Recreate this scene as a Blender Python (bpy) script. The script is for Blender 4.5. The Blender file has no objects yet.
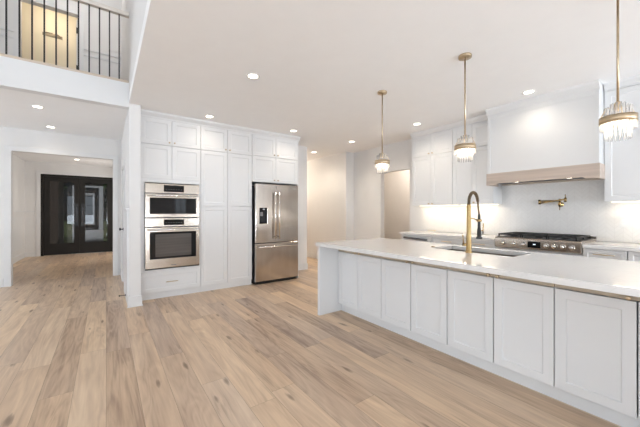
import bpy, bmesh, math, random
from mathutils import Vector, Matrix
random.seed(7)
SC = bpy.context.scene
COL = SC.collection
PI = math.pi

# ------------------------------------------------------------------ camera
F_PX = 297.0
cam_d = bpy.data.cameras.new('camera')
cam = bpy.data.objects.new('camera', cam_d); COL.objects.link(cam)
cam_d.sensor_fit = 'HORIZONTAL'; cam_d.sensor_width = 36.0
cam_d.lens = 36.0 * F_PX / 640.0
cam_d.shift_y = -1.1 / 640.0
cam_d.clip_start = 0.05; cam_d.clip_end = 200
cam.location = (0, 0, 1.275)
cam.rotation_euler = (PI/2, 0, -math.radians(35.75))
SC.camera = cam

# ------------------------------------------------------------------ world, daylight, exposure
SC.view_settings.view_transform = 'Standard'
SC.view_settings.look = 'None'
SC.view_settings.gamma = 1.0
SC.view_settings.use_curve_mapping = False
SC.view_settings.exposure = 0.17
W = bpy.data.worlds.new('sky'); SC.world = W; W.use_nodes = True
wn = W.node_tree.nodes; wl = W.node_tree.links
bg = wn['Background']
sky = wn.new('ShaderNodeTexSky')
try:
    sky.sky_type = 'HOSEK_WILKIE'
    sky.sun_direction = (-0.5, -0.55, 0.67); sky.turbidity = 5.0; sky.ground_albedo = 0.4
except Exception:
    pass
wl.new(sky.outputs[0], bg.inputs[0]); bg.inputs[1].default_value = 0.55

sun_d = bpy.data.lights.new('sun', 'SUN'); sun_d.energy = 14.0; sun_d.angle = math.radians(1.5); sun_d.color = (0.88, 0.94, 1.0)
sun = bpy.data.objects.new('sun', sun_d); COL.objects.link(sun)
sun.rotation_euler = Vector((0.18, 0.50, -0.90)).to_track_quat('-Z', 'Y').to_euler()
def area(name, loc, rot, sx, sy, watts, col=(1, 1, 1)):
    d = bpy.data.lights.new(name, 'AREA'); d.shape = 'RECTANGLE'
    d.size = sx; d.size_y = sy; d.energy = watts; d.color = col
    o = bpy.data.objects.new(name, d); COL.objects.link(o)
    o.location = loc; o.rotation_euler = rot
    return o
DAY = (0.79, 0.89, 1.0)
DAYK = 0.42
# daylight in the window openings of the rear and left walls of the great room
for x, z, sx, sz, w in ((-4.1, 1.45, 1.7, 2.0, 62), (-1.6, 1.45, 1.7, 2.0, 62), (-4.1, 4.2, 1.7, 1.7, 20), (-1.6, 4.2, 1.7, 1.7, 10),
                        (0.575, 1.35, 1.1, 1.9, 40), (2.6, 1.45, 0.5, 0.9, 9), (4.15, 1.35, 1.1, 1.9, 30)):
    area('window_daylight', (x, -4.16, z), (PI/2, 0, 0), sx, sz, w*DAYK, DAY)
for y, z, sz, w in ((-2.2, 1.45, 2.0, 65), (0.8, 1.45, 2.0, 65), (-2.2, 4.2, 1.7, 65), (0.8, 4.2, 1.7, 65)):
    area('window_daylight', (-5.66, y, z), (PI/2, 0, -PI/2), 1.9, sz, w*DAYK, DAY)
area('window_daylight', (-5.66, 6.05, 1.4), (PI/2, 0, -PI/2), 1.6, 1.9, 45, DAY)  # hall window light, added to brighten the space under the balcony
area('terrace_bounce_light', (-6.2, 6.05, 0.75), (PI/2+math.radians(42), 0, -PI/2), 1.6, 1.9, 90, DAY)  # added upward fill at the same hall window

area('foyer_window_daylight', (0.56, 10.62, 1.35), (PI/2, 0, PI/2), 1.7, 2.0, 22, (1.0, 0.95, 0.90))  # unseen fill added to brighten the foyer from its right side

# unseen upward fill outside the same windows, added to brighten the ceilings
UPK = 1.0
for x, sx, w in ((-4.1, 1.7, 40), (-1.6, 1.7, 60), (0.575, 1.1, 220), (4.15, 1.1, 310)):
    area('terrace_bounce_light', (x, -4.75, 0.6), (PI/2+math.radians(56), 0, 0), sx, 1.9, w*UPK, DAY)
for y, w in ((-2.2, 50), (0.8, 70)):
    area('terrace_bounce_light', (-6.2, y, 0.75), (PI/2+math.radians(42), 0, -PI/2), 1.9, 1.9, w*UPK, DAY)

# ------------------------------------------------------------------ materials
def nt(name):
    m = bpy.data.materials.new(name); m.use_nodes = True
    return m, m.node_tree.nodes, m.node_tree.links, m.node_tree.nodes['Principled BSDF']
def mat(name, col, rough=0.5, metal=0.0, var=0.03, scale=6.0, bump=0.0, bscale=40.0, stretch=(1, 1, 1), coat=0.0, spec=None):
    m, n, l, b = nt(name)
    tc = n.new('ShaderNodeTexCoord'); mp = n.new('ShaderNodeMapping'); mp.inputs['Scale'].default_value = stretch
    l.new(tc.outputs['Object'], mp.inputs[0])
    nz = n.new('ShaderNodeTexNoise'); nz.inputs['Scale'].default_value = scale; nz.inputs['Detail'].default_value = 3
    l.new(mp.outputs[0], nz.inputs['Vector'])
    cr = n.new('ShaderNodeValToRGB')
    c = Vector(col)
    cr.color_ramp.elements[0].position = 0.3; cr.color_ramp.elements[1].position = 0.7
    cr.color_ramp.elements[0].color = (*(c*(1-var)), 1); cr.color_ramp.elements[1].color = (*[min(1, v) for v in c*(1+var)], 1)
    l.new(nz.outputs[0], cr.inputs[0]); l.new(cr.outputs[0], b.inputs['Base Color'])
    b.inputs['Roughness'].default_value = rough; b.inputs['Metallic'].default_value = metal
    if coat: b.inputs['Coat Weight'].default_value = coat; b.inputs['Coat Roughness'].default_value = 0.05
    if spec is not None: b.inputs['Specular IOR Level'].default_value = spec
    if bump:
        n2 = n.new('ShaderNodeTexNoise'); n2.inputs['Scale'].default_value = bscale; n2.inputs['Detail'].default_value = 2
        l.new(mp.outputs[0], n2.inputs['Vector'])
        bp = n.new('ShaderNodeBump'); bp.inputs['Strength'].default_value = bump; bp.inputs['Distance'].default_value = 0.002
        l.new(n2.outputs[0], bp.inputs['Height']); l.new(bp.outputs[0], b.inputs['Normal'])
    return m
def emit(name, col, s):
    m, n, l, b = nt(name)
    b.inputs['Base Color'].default_value = (*col, 1)
    b.inputs['Emission Color'].default_value = (*col, 1); b.inputs['Emission Strength'].default_value = s
    return m

WALL = mat('wall_paint', (0.80, 0.79, 0.78), 0.6, var=0.008, bump=0.02, bscale=150)
CEIL = mat('ceiling_paint', (0.93, 0.925, 0.925), 0.8, var=0.008)
TRIM = mat('trim_paint', (0.77, 0.77, 0.77), 0.35, var=0.006)
CAB = mat('cabinet_lacquer', (0.80, 0.80, 0.80), 0.32, var=0.006)
BRASS = mat('brushed_brass', (0.62, 0.50, 0.35), 0.3, 1.0, var=0.05, scale=30)
FBRASS = mat('satin_gold', (0.50, 0.355, 0.165), 0.27, 1.0, var=0.05, scale=30)
ABRASS = mat('aged_brass', (0.52, 0.41, 0.28), 0.34, 1.0, var=0.08, scale=30)
STEEL = mat('brushed_steel', (0.54, 0.485, 0.435), 0.17, 1.0, var=0.05, scale=12, bump=0.7, bscale=5, stretch=(1, 1, 0.16))
OSTEEL = mat('oven_steel', (0.47, 0.41, 0.35), 0.22, 1.0, var=0.05, scale=14, stretch=(0.1, 1, 1))
CHROME = mat('polished_steel', (0.82, 0.80, 0.78), 0.12, 1.0, var=0.02)
DSTEEL = mat('dark_grey_steel', (0.10, 0.10, 0.11), 0.4, 0.6, var=0.05)
BLACK = mat('black_enamel', (0.012, 0.012, 0.013), 0.35, var=0.1)
IRON = mat('cast_iron', (0.018, 0.018, 0.018), 0.55, var=0.15, bump=0.1)
BGLASS = mat('black_glass', (0.010, 0.010, 0.011), 0.03, var=0.05, spec=0.32)
BRONZE = mat('dark_bronze_paint', (0.020, 0.018, 0.016), 0.5, var=0.1, spec=0.25)
PALEOAK = mat('pale_oak_rail', (0.60, 0.50, 0.40), 0.5, var=0.08, scale=10, stretch=(0.2, 3, 3))
PLASTIC = mat('white_plastic', (0.85, 0.84, 0.82), 0.35, var=0.005)
HOSE = mat('dark_spring_metal', (0.17, 0.125, 0.08), 0.35, 1.0, var=0.1)
GREIGE = mat('greige_wall_paint', (0.82, 0.775, 0.72), 0.6, var=0.01)
CREAM = mat('cream_wall_paint', (0.80, 0.74, 0.62), 0.6, var=0.01)
LAMPON = emit('lit_lens', (1.0, 0.90, 0.76), 9.0)
DIFF = emit('lit_diffuser', (1.0, 0.90, 0.76), 1.7)
LED = emit('lit_led_strip', (1.0, 0.88, 0.68), 2.0)
GLYPH = emit('lit_display_digits', (0.75, 0.85, 1.0), 1.2)

m, n, l, b = nt('clear_glass'); GLASS = m
out = [q for q in n if q.type == 'OUTPUT_MATERIAL'][0]
tr = n.new('ShaderNodeBsdfTransparent'); tr.inputs[0].default_value = (1, 1, 1, 1)
gl = n.new('ShaderNodeBsdfGlossy'); gl.inputs['Roughness'].default_value = 0.06
lw = n.new('ShaderNodeLayerWeight'); lw.inputs[0].default_value = 0.13
tl = n.new('ShaderNodeBsdfTranslucent'); tl.inputs[0].default_value = (0.98, 0.98, 0.98, 1)
m1 = n.new('ShaderNodeMixShader'); m1.inputs[0].default_value = 0.33; l.new(tr.outputs[0], m1.inputs[1]); l.new(tl.outputs[0], m1.inputs[2])
m2 = n.new('ShaderNodeMixShader'); l.new(lw.outputs['Fresnel'], m2.inputs[0]); l.new(m1.outputs[0], m2.inputs[1]); l.new(gl.outputs[0], m2.inputs[2])
nzg = n.new('ShaderNodeTexNoise'); nzg.inputs['Scale'].default_value = 30
bpg = n.new('ShaderNodeBump'); bpg.inputs['Strength'].default_value = 0.05; bpg.inputs['Distance'].default_value = 0.001
l.new(nzg.outputs[0], bpg.inputs['Height']); l.new(bpg.outputs[0], gl.inputs['Normal'])
n.remove(b); l.new(m2.outputs[0], out.inputs[0])
m, n, l, b = nt('tinted_glass'); TINT = m
b.inputs['Base Color'].default_value = (0.10, 0.10, 0.10, 1); b.inputs['Roughness'].default_value = 0.0
b.inputs['Transmission Weight'].default_value = 1.0; b.inputs['IOR'].default_value = 1.5
tcn = n.new('ShaderNodeTexCoord'); nzn = n.new('ShaderNodeTexNoise'); nzn.inputs['Scale'].default_value = 2
bpn = n.new('ShaderNodeBump'); bpn.inputs['Strength'].default_value = 0.02; bpn.inputs['Distance'].default_value = 0.002
l.new(tcn.outputs['Object'], nzn.inputs[0]); l.new(nzn.outputs[0], bpn.inputs['Height']); l.new(bpn.outputs[0], b.inputs['Normal'])

# quartz with faint veins
m, n, l, b = nt('white_quartz'); QUARTZ = m
tc = n.new('ShaderNodeTexCoord')
nz = n.new('ShaderNodeTexNoise'); nz.inputs['Scale'].default_value = 1.6; nz.inputs['Detail'].default_value = 6; nz.inputs['Distortion'].default_value = 1.4
l.new(tc.outputs['Object'], nz.inputs['Vector'])
cr = n.new('ShaderNodeValToRGB')
e = cr.color_ramp.elements
e[0].position = 0.0; e[0].color = (0.80, 0.785, 0.77, 1); e[1].position = 1.0; e[1].color = (0.80, 0.785, 0.77, 1)
for p, c in ((0.485, (0.80, 0.785, 0.77, 1)), (0.5, (0.75, 0.735, 0.72, 1)), (0.515, (0.80, 0.785, 0.77, 1))):
    q = e.new(p); q.color = c
l.new(nz.outputs[0], cr.inputs[0]); l.new(cr.outputs[0], b.inputs['Base Color'])
b.inputs['Roughness'].default_value = 0.07

# chevron glossy tile
m, n, l, b = nt('white_herringbone_tile'); TILE = m
tc = n.new('ShaderNodeTexCoord'); sp = n.new('ShaderNodeSeparateXYZ'); l.new(tc.outputs['Object'], sp.inputs[0])
def mth(op, a, bb=None, nn=n, ll=l):
    k = nn.new('ShaderNodeMath'); k.operation = op
    for i, v in enumerate((a, bb)):
        if v is None: continue
        if isinstance(v, (int, float)): k.inputs[i].default_value = v
        else: ll.new(v, k.inputs[i])
    return k.outputs[0]
COLW = 0.075
tri = mth('PINGPONG', sp.outputs[1], COLW)
v = mth('ADD', sp.outputs[2], tri)
fr = mth('FRACT', mth('DIVIDE', v, 0.055))
line1 = mth('LESS_THAN', fr, 0.05)
fr2 = mth('FRACT', mth('DIVIDE', sp.outputs[1], COLW))
line2 = mth('LESS_THAN', fr2, 0.02)
ln = mth('MAXIMUM', line1, line2)
cid = mth('FLOOR', mth('DIVIDE', v, 0.055)); yid = mth('FLOOR', mth('DIVIDE', sp.outputs[1], COLW))
cx = n.new('ShaderNodeCombineXYZ'); l.new(cid, cx.inputs[0]); l.new(yid, cx.inputs[1])
wnz = n.new('ShaderNodeTexWhiteNoise'); wnz.noise_dimensions = '2D'; l.new(cx.outputs[0], wnz.inputs[0])
cr = n.new('ShaderNodeValToRGB'); cr.color_ramp.elements[0].color = (0.805, 0.79, 0.775, 1); cr.color_ramp.elements[1].color = (0.83, 0.815, 0.80, 1)
l.new(wnz.outputs[0], cr.inputs[0])
mx = n.new('ShaderNodeMix'); mx.data_type = 'RGBA'
l.new(ln, mx.inputs[0]); l.new(cr.outputs[0], mx.inputs[6]); mx.inputs[7].default_value = (0.70, 0.68, 0.66, 1)
l.new(mx.outputs[2], b.inputs['Base Color']); b.inputs['Roughness'].default_value = 0.25; b.inputs['Specular IOR Level'].default_value = 0.3
bp = n.new('ShaderNodeBump'); bp.inputs['Strength'].default_value = 0.15; bp.inputs['Distance'].default_value = 0.003
l.new(mth('SUBTRACT', mth('MULTIPLY', wnz.outputs[0], 0.5), ln), bp.inputs['Height']); l.new(bp.outputs[0], b.inputs['Normal'])

# oak planks running along Y
def plank_mat(name, width, length, ramp, knots=True, rough=0.38, gap=0.006):
    m, n, l, b = nt(name)
    def mt(op, a, bb=None): return mth(op, a, bb, n, l)
    tc = n.new('ShaderNodeTexCoord'); sp = n.new('ShaderNodeSeparateXYZ'); l.new(tc.outputs['Object'], sp.inputs[0])
    xw = mt('DIVIDE', sp.outputs[0], width); row = mt('FLOOR', xw)
    w1 = n.new('ShaderNodeTexWhiteNoise'); w1.noise_dimensions = '1D'; l.new(row, w1.inputs['W'])
    yl = mt('ADD', mt('DIVIDE', sp.outputs[1], length), mt('MULTIPLY', w1.outputs[0], 7.3)); idx = mt('FLOOR', yl)
    cb = n.new('ShaderNodeCombineXYZ'); l.new(row, cb.inputs[0]); l.new(idx, cb.inputs[1])
    w2 = n.new('ShaderNodeTexWhiteNoise'); w2.noise_dimensions = '2D'; l.new(cb.outputs[0], w2.inputs[0])
    # grain coordinates, shifted per plank
    off = n.new('ShaderNodeVectorMath'); off.operation = 'SCALE'; l.new(w2.outputs['Color'], off.inputs[0]); off.inputs['Scale'].default_value = 20
    add = n.new('ShaderNodeVectorMath'); add.operation = 'ADD'; l.new(tc.outputs['Object'], add.inputs[0]); l.new(off.outputs[0], add.inputs[1])
    mp = n.new('ShaderNodeMapping'); mp.inputs['Scale'].default_value = (9, 0.9, 1); l.new(add.outputs[0], mp.inputs[0])
    g = n.new('ShaderNodeTexNoise'); g.inputs['Scale'].default_value = 1.6; g.inputs['Detail'].default_value = 5; g.inputs['Distortion'].default_value = 0.6
    l.new(mp.outputs[0], g.inputs['Vector'])
    mp2 = n.new('ShaderNodeMapping'); mp2.inputs['Scale'].default_value = (70, 2.5, 1); l.new(add.outputs[0], mp2.inputs[0])
    g2 = n.new('ShaderNodeTexNoise'); g2.inputs['Scale'].default_value = 1.0; g2.inputs['Detail'].default_value = 3
    l.new(mp2.outputs[0], g2.inputs['Vector'])
    mp4 = n.new('ShaderNodeMapping'); mp4.inputs['Scale'].default_value = (5.5, 0.55, 1); l.new(add.outputs[0], mp4.inputs[0])
    g3 = n.new('ShaderNodeTexNoise'); g3.inputs['Scale'].default_value = 1.0; g3.inputs['Detail'].default_value = 2; g3.inputs['Distortion'].default_value = 1.2
    l.new(mp4.outputs[0], g3.inputs['Vector'])
    bands = mt('PINGPONG', mt('MULTIPLY', g3.outputs[0], 9.0), 0.5)
    val = mt('ADD', mt('MULTIPLY', w2.outputs[0], 0.27), mt('ADD', mt('MULTIPLY', g.outputs[0], 0.62), mt('ADD', mt('MULTIPLY', g2.outputs[0], 0.26), mt('MULTIPLY', bands, 0.22))))
    val = mt('SUBTRACT', val, 0.18)
    cr = n.new('ShaderNodeValToRGB'); l.new(val, cr.inputs[0])
    el = cr.color_ramp.elements
    el[0].position = ramp[0][0]; el[0].color = (*ramp[0][1], 1); el[1].position = ramp[-1][0]; el[1].color = (*ramp[-1][1], 1)
    for p, c in ramp[1:-1]:
        q = el.new(p); q.color = (*c, 1)
    sc_ = n.new('ShaderNodeSeparateColor'); l.new(w2.outputs['Color'], sc_.inputs[0])
    mh = n.new('ShaderNodeMix'); mh.data_type = 'RGBA'; mh.blend_type = 'MULTIPLY'
    l.new(mt('MULTIPLY', mt('POWER', sc_.outputs[1], 1.6), 1.0), mh.inputs[0]); l.new(cr.outputs[0], mh.inputs[6]); mh.inputs[7].default_value = (0.84, 0.87, 0.97, 1)
    col = mh.outputs[2]
    if knots:
        mp3 = n.new('ShaderNodeMapping'); mp3.inputs['Scale'].default_value = (4.2, 1.15, 1.0); l.new(add.outputs[0], mp3.inputs[0])
        vo = n.new('ShaderNodeTexVoronoi'); vo.voronoi_dimensions = '2D'; vo.inputs['Scale'].default_value = 1.0; vo.inputs['Randomness'].default_value = 1.0
        l.new(mp3.outputs[0], vo.inputs['Vector'])
        nk = n.new('ShaderNodeTexNoise'); nk.inputs['Scale'].default_value = 3; nk.inputs['Detail'].default_value = 4; l.new(mp.outputs[0], nk.inputs['Vector'])
        dist = mt('ADD', vo.outputs['Distance'], mt('MULTIPLY', mt('SUBTRACT', nk.outputs[0], 0.5), 0.26))
        k = n.new('ShaderNodeValToRGB'); l.new(dist, k.inputs[0])
        k.color_ramp.elements[0].position = 0.0; k.color_ramp.elements[0].color = (1, 1, 1, 1)
        k.color_ramp.elements[1].position = 0.075; k.color_ramp.elements[1].color = (0, 0, 0, 1)
        q = k.color_ramp.elements.new(0.035); q.color = (0.7, 0.7, 0.7, 1)
        rare = mt('GREATER_THAN', mt('FRACT', mt('MULTIPLY', vo.outputs['Color'], 3.7)), 0.55)
        kk = mt('MULTIPLY', k.outputs[0], rare)
        mp5 = n.new('ShaderNodeMapping'); mp5.inputs['Scale'].default_value = (26, 2.2, 1); l.new(add.outputs[0], mp5.inputs[0])
        nf = n.new('ShaderNodeTexNoise'); nf.inputs['Scale'].default_value = 1.0; nf.inputs['Detail'].default_value = 4; nf.inputs['Distortion'].default_value = 1.0
        l.new(mp5.outputs[0], nf.inputs['Vector'])
        mp6 = n.new('ShaderNodeMapping'); mp6.inputs['Scale'].default_value = (4.0, 0.9, 1); mp6.inputs['Location'].default_value = (5, 3, 0); l.new(add.outputs[0], mp6.inputs[0])
        ng = n.new('ShaderNodeTexNoise'); ng.inputs['Scale'].default_value = 1.0; ng.inputs['Detail'].default_value = 1
        l.new(mp6.outputs[0], ng.inputs['Vector'])
        def sm(v, a0, a1):
            q = n.new('ShaderNodeMapRange'); q.inputs[1].default_value = a0; q.inputs[2].default_value = a1; l.new(v, q.inputs[0]); return q.outputs[0]
        feather = mt('MULTIPLY', sm(nf.outputs[0], 0.52, 0.66), sm(ng.outputs[0], 0.58, 0.70))
        kk = mt('MAXIMUM', kk, mt('MULTIPLY', feather, 0.6))
        mk = n.new('ShaderNodeMix'); mk.data_type = 'RGBA'; l.new(mt('MULTIPLY', kk, 0.75), mk.inputs[0]); l.new(col, mk.inputs[6])
        mk.inputs[7].default_value = (0.16, 0.10, 0.065, 1); col = mk.outputs[2]
    fx = mt('FRACT', xw); fy = mt('FRACT', yl)
    gx = mt('LESS_THAN', mt('MINIMUM', fx, mt('SUBTRACT', 1.0, fx)), gap)
    gy = mt('LESS_THAN', mt('MINIMUM', fy, mt('SUBTRACT', 1.0, fy)), gap*width/length)
    gp = mt('MAXIMUM', gx, gy)
    mg = n.new('ShaderNodeMix'); mg.data_type = 'RGBA'; l.new(mt('MULTIPLY', gp, 0.6), mg.inputs[0]); l.new(col, mg.inputs[6]); mg.inputs[7].default_value = (0.17, 0.11, 0.07, 1)
    l.new(mg.outputs[2], b.inputs['Base Color'])
    b.inputs['Roughness'].default_value = rough
    bp = n.new('ShaderNodeBump'); bp.inputs['Strength'].default_value = 0.12; bp.inputs['Distance'].default_value = 0.002
    l.new(mt('SUBTRACT', mt('MULTIPLY', g2.outputs[0], 0.4), gp), bp.inputs['Height']); l.new(bp.outputs[0], b.inputs['Normal'])
    return m
FLOOR = plank_mat('pale_oak_planks', 0.19, 1.9, [(0.16, (0.36, 0.24, 0.16)), (0.36, (0.58, 0.415, 0.28)), (0.58, (0.73, 0.545, 0.37)), (0.82, (0.88, 0.69, 0.48))])
HOODWOOD = mat('limed_oak', (0.55, 0.455, 0.385), 0.5, var=0.13, scale=5, stretch=(0.25, 3, 6), bump=0.03)
RAILSHADE = mat('tan_rail_wood', (0.50, 0.42, 0.32), 0.5, var=0.06, scale=8, stretch=(0.3, 2, 6))  # tan stands in for the overhang's shadow on the island front
GRASS = mat('lawn', (0.10, 0.12, 0.045), 0.9, var=0.4, scale=4)
LEAF = mat('foliage', (0.05, 0.10, 0.03), 0.8, var=0.5, scale=5)
BARK = mat('bark', (0.10, 0.075, 0.055), 0.9, var=0.3)
PAVE = mat('concrete', (0.42, 0.40, 0.38), 0.8, var=0.1)
BRICK = mat('brown_siding', (0.12, 0.085, 0.065), 0.8, var=0.2)

# ------------------------------------------------------------------ geometry helpers
class B:
    """collects shapes in a bmesh; link() makes ONE mesh object of them"""
    def __init__(s): s.bm = bmesh.new()
    def box(s, x0, x1, y0, y1, z0, z1):
        v = [s.bm.verts.new((x, y, z)) for x in (x0, x1) for y in (y0, y1) for z in (z0, z1)]
        for f in ((0, 1, 3, 2), (4, 6, 7, 5), (0, 4, 5, 1), (2, 3, 7, 6), (0, 2, 6, 4), (1, 5, 7, 3)):
            s.bm.faces.new([v[i] for i in f])
        return s
    def tube(s, pts, r, seg=10, cap=True):
        pts = [Vector(p) for p in pts]; rs = r if isinstance(r, (list, tuple)) else [r]*len(pts)
        rings = []; prev = None
        for i, p in enumerate(pts):
            a = pts[max(0, i-1)]; c = pts[min(len(pts)-1, i+1)]
            t = (c-a).normalized()
            if prev is None:
                u = t.orthogonal().normalized()
            else:
                u = (prev - t*prev.dot(t)).normalized()
            prev = u; w = t.cross(u)
            rings.append([s.bm.verts.new(p + (u*math.cos(2*PI*k/seg) + w*math.sin(2*PI*k/seg))*rs[i]) for k in range(seg)])
        for a, c in zip(rings, rings[1:]):
            for k in range(seg):
                f = s.bm.faces.new((a[k], a[(k+1) % seg], c[(k+1) % seg], c[k])); f.smooth = True
        if cap:
            s.bm.faces.new(rings[0][::-1]); s.bm.faces.new(rings[-1])
        return s
    def lathe(s, prof, seg=24, c=(0, 0, 0), axis='z'):
        """prof: list of (radius, height); closed where radius is 0"""
        rings = []
        for r, h in prof:
            ring = []
            for k in range(seg if r > 1e-6 else 1):
                a = 2*PI*k/seg; p = (r*math.cos(a), r*math.sin(a), h)
                if axis == 'y': p = (p[0], h, p[1])
                if axis == 'x': p = (h, p[0], p[1])
                ring.append(s.bm.verts.new((p[0]+c[0], p[1]+c[1], p[2]+c[2])))
            rings.append(ring)
        for a, d in zip(rings, rings[1:]):
            for k in range(seg):
                if len(a) == 1 and len(d) == 1: continue
                if len(a) == 1: vs = (a[0], d[(k+1) % seg], d[k])
                elif len(d) == 1: vs = (a[k], a[(k+1) % seg], d[0])
                else: vs = (a[k], a[(k+1) % seg], d[(k+1) % seg], d[k])
                f = s.bm.faces.new(vs); f.smooth = True
        return s
    def prism(s, poly, a0, a1, axis='x'):
        """extrude a 2-D polygon along an axis; poly coords are the two other axes in order"""
        def P(u, v, a): return {'x': (a, u, v), 'y': (u, a, v), 'z': (u, v, a)}[axis]
        A = [s.bm.verts.new(P(u, v, a0)) for u, v in poly]; C = [s.bm.verts.new(P(u, v, a1)) for u, v in poly]
        s.bm.faces.new(A[::-1]); s.bm.faces.new(C)
        for i in range(len(poly)):
            j = (i+1) % len(poly); s.bm.faces.new((A[i], A[j], C[j], C[i]))
        return s
    def slab(s, u0, u1, v0, v1, t0, t1, holes=(), axis='y'):
        """plate with rectangular holes; axis is the thin direction; u,v the other two axes in order"""
        def P(u, v, t): return {'x': (t, u, v), 'y': (u, t, v), 'z': (u, v, t)}[axis]
        us = sorted({u0, u1, *[h[0] for h in holes], *[h[1] for h in holes]}); us = [u for u in us if u0 <= u <= u1]
        vs = sorted({v0, v1, *[h[2] for h in holes], *[h[3] for h in holes]}); vs = [v for v in vs if v0 <= v <= v1]
        def solid(i, j):
            if i < 0 or j < 0 or i >= len(us)-1 or j >= len(vs)-1: return False
            cu = (us[i]+us[i+1])/2; cv = (vs[j]+vs[j+1])/2
            return not any(h[0] < cu < h[1] and h[2] < cv < h[3] for h in holes)
        cache = {}
        def V(i, j, t):
            k = (i, j, t)
            if k not in cache: cache[k] = s.bm.verts.new(P(us[i], vs[j], t))
            return cache[k]
        for i in range(len(us)-1):
            for j in range(len(vs)-1):
                if not solid(i, j): continue
                s.bm.faces.new((V(i, j, t0), V(i+1, j, t0), V(i+1, j+1, t0), V(i, j+1, t0)))
                s.bm.faces.new((V(i, j, t1), V(i, j+1, t1), V(i+1, j+1, t1), V(i+1, j, t1)))
                for di, dj, e in ((-1, 0, ((i, j), (i, j+1))), (1, 0, ((i+1, j), (i+1, j+1))), (0, -1, ((i, j), (i+1, j))), (0, 1, ((i, j+1), (i+1, j+1)))):
                    if not solid(i+di, j+dj):
                        a, c = e; s.bm.faces.new((V(*a, t0), V(*c, t0), V(*c, t1), V(*a, t1)))
        return s
    def link(s, name, m, parent=None, loc=(0, 0, 0), rz=0.0, bevel=0.0, seg=2):
        bmesh.ops.recalc_face_normals(s.bm, faces=s.bm.faces)
        me = bpy.data.meshes.new(name); s.bm.to_mesh(me); s.bm.free()
        me.materials.append(m)
        o = bpy.data.objects.new(name, me); COL.objects.link(o)
        o.location = loc; o.rotation_euler = (0, 0, rz)
        if parent: o.parent = parent
        if bevel:
            md = o.modifiers.new('bevel', 'BEVEL'); md.width = bevel; md.segments = seg; md.limit_method = 'ANGLE'; md.angle_limit = math.radians(40)
        return o

def tag(o, label, cat, group=None, kind=None):
    o['label'] = label; o['category'] = cat
    if group: o['group'] = group
    if kind: o['kind'] = kind
    return o
def thing(name, label, cat, loc=(0, 0, 0), rz=0.0, group=None):
    o = bpy.data.objects.new(name, None); COL.objects.link(o); o.empty_display_size = 0.1
    o.location = loc; o.rotation_euler = (0, 0, rz)
    return tag(o, label, cat, group)
def struct(name, b, m, parent=None, label=None, cat=None, **k):
    o = b.link(name, m, parent, **k)
    if not parent:
        o['kind'] = 'structure'; o['label'] = label; o['category'] = cat
    return o
def dup(root, loc, label, rz=None):
    r = root.copy(); COL.objects.link(r); r.location = loc; r['label'] = label
    if rz is not None: r.rotation_euler = (0, 0, rz)
    for ch in list(root.children):
        c = ch.copy(); COL.objects.link(c); c.parent = r
        for g in list(ch.children):
            d = g.copy(); COL.objects.link(d); d.parent = c
    return r

# ------------------------------------------------------------------ the shell
CZ = 2.74       # kitchen ceiling
UZ = 3.02       # upstairs floor
TOP = 5.6
struct('floor', B().box(-5.6, 7.0, -4.1, 11.9, -0.1, 0.0), FLOOR, label='pale oak plank floor running through kitchen and foyer', cat='floor')
struct('ceiling', B().slab(0.25, 7.0, -4.1, 9.6, CZ, CZ+0.12, axis='z'), CEIL, label='flat white kitchen ceiling with recessed lights', cat='ceiling')
struct('ceiling_hall', B().box(-5.6, 0.25, 4.85, 7.4, CZ, CZ+0.12), CEIL, label='low grey-white ceiling under the balcony', cat='ceiling')
struct('ceiling_foyer', B().box(-2.2, 0.6, 7.40, 11.9, CZ, CZ+0.12), CEIL, label='ceiling of the entry foyer beyond the cased opening', cat='ceiling')
struct('ceiling_upper', B().box(-5.6, 1.0, -4.1, 9.0, TOP, TOP+0.12), CEIL, label='high ceiling above the balcony and upper hall', cat='ceiling')
struct('wall_kitchen', B().box(0.41, 3.65, 5.57, 5.69, 0, CZ), WALL, label='white wall behind the tall cabinets and refrigerator', cat='wall')
struct('wall_range', B().slab(-4.1, 5.45, 0, CZ, 4.95, 5.07, holes=[(3.79, 4.57, -1, 2.155)], axis='x'), WALL, label='white wall behind the range with a plain doorway', cat='wall')
struct('wall_hallway', B().box(4.70, 5.07, 5.45, 9.6, 0, CZ), WALL, label='warm lit wall of the back hallway right of the refrigerator', cat='wall')
struct('wall_hallway_end', B().box(0.41, 4.70, 9.48, 9.6, 0, CZ), WALL, label='end wall of the back hallway', cat='wall')
struct('wall_pantry', B().slab(2.4, 6.2, 0, CZ, 6.3, 6.42, axis='x').slab(5.07, 6.3, 0, CZ, 2.4, 2.5, axis='y').slab(5.07, 6.3, 0, CZ, 6.1, 6.2, axis='y'), GREIGE,
       label='greige wall of the room seen through the plain doorway', cat='wall')
struct('wall_partition', B().slab(4.73, 9.6, 0, CZ, 0.25, 0.385, holes=[(5.78, 6.56, -1, 2.05)], axis='x'), WALL, label='white partition wall ending beside the oven tower', cat='wall', bevel=0.004)
struct('wall_entry', B().slab(-5.6, 0.25, 0, CZ, 7.28, 7.40, holes=[(-1.33, 0.11, -1, 2.34)], axis='y'), WALL, label='white wall with the cased opening to the foyer', cat='wall')
struct('wall_foyer_left', B().box(-2.0, -1.88, 7.40, 11.75, 0, CZ), WALL, label='left side wall of the foyer', cat='wall')
struct('wall_foyer_right', B().slab(9.6, 11.75, 0, CZ, 0.38, 0.5, holes=[(9.75, 11.5, 0.3, 2.4)], axis='x').box(0.25, 0.41, 9.55, 9.62, 0, CZ), WALL, label='right side wall of the foyer', cat='wall')  # side opening added to let the foyer fill in
struct('wall_front', B().slab(-2.2, 0.6, 0, CZ, 11.75, 11.9, holes=[(-1.55, 0.22, -1, 2.40)], axis='y'), WALL, label='front wall around the dark entry doors', cat='wall')
struct('wall_upper_side', B().box(0.25, 0.37, -4.1, 9.0, CZ+0.12, TOP), WALL, label='upper white wall over the edge of the kitchen ceiling', cat='wall')
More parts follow.
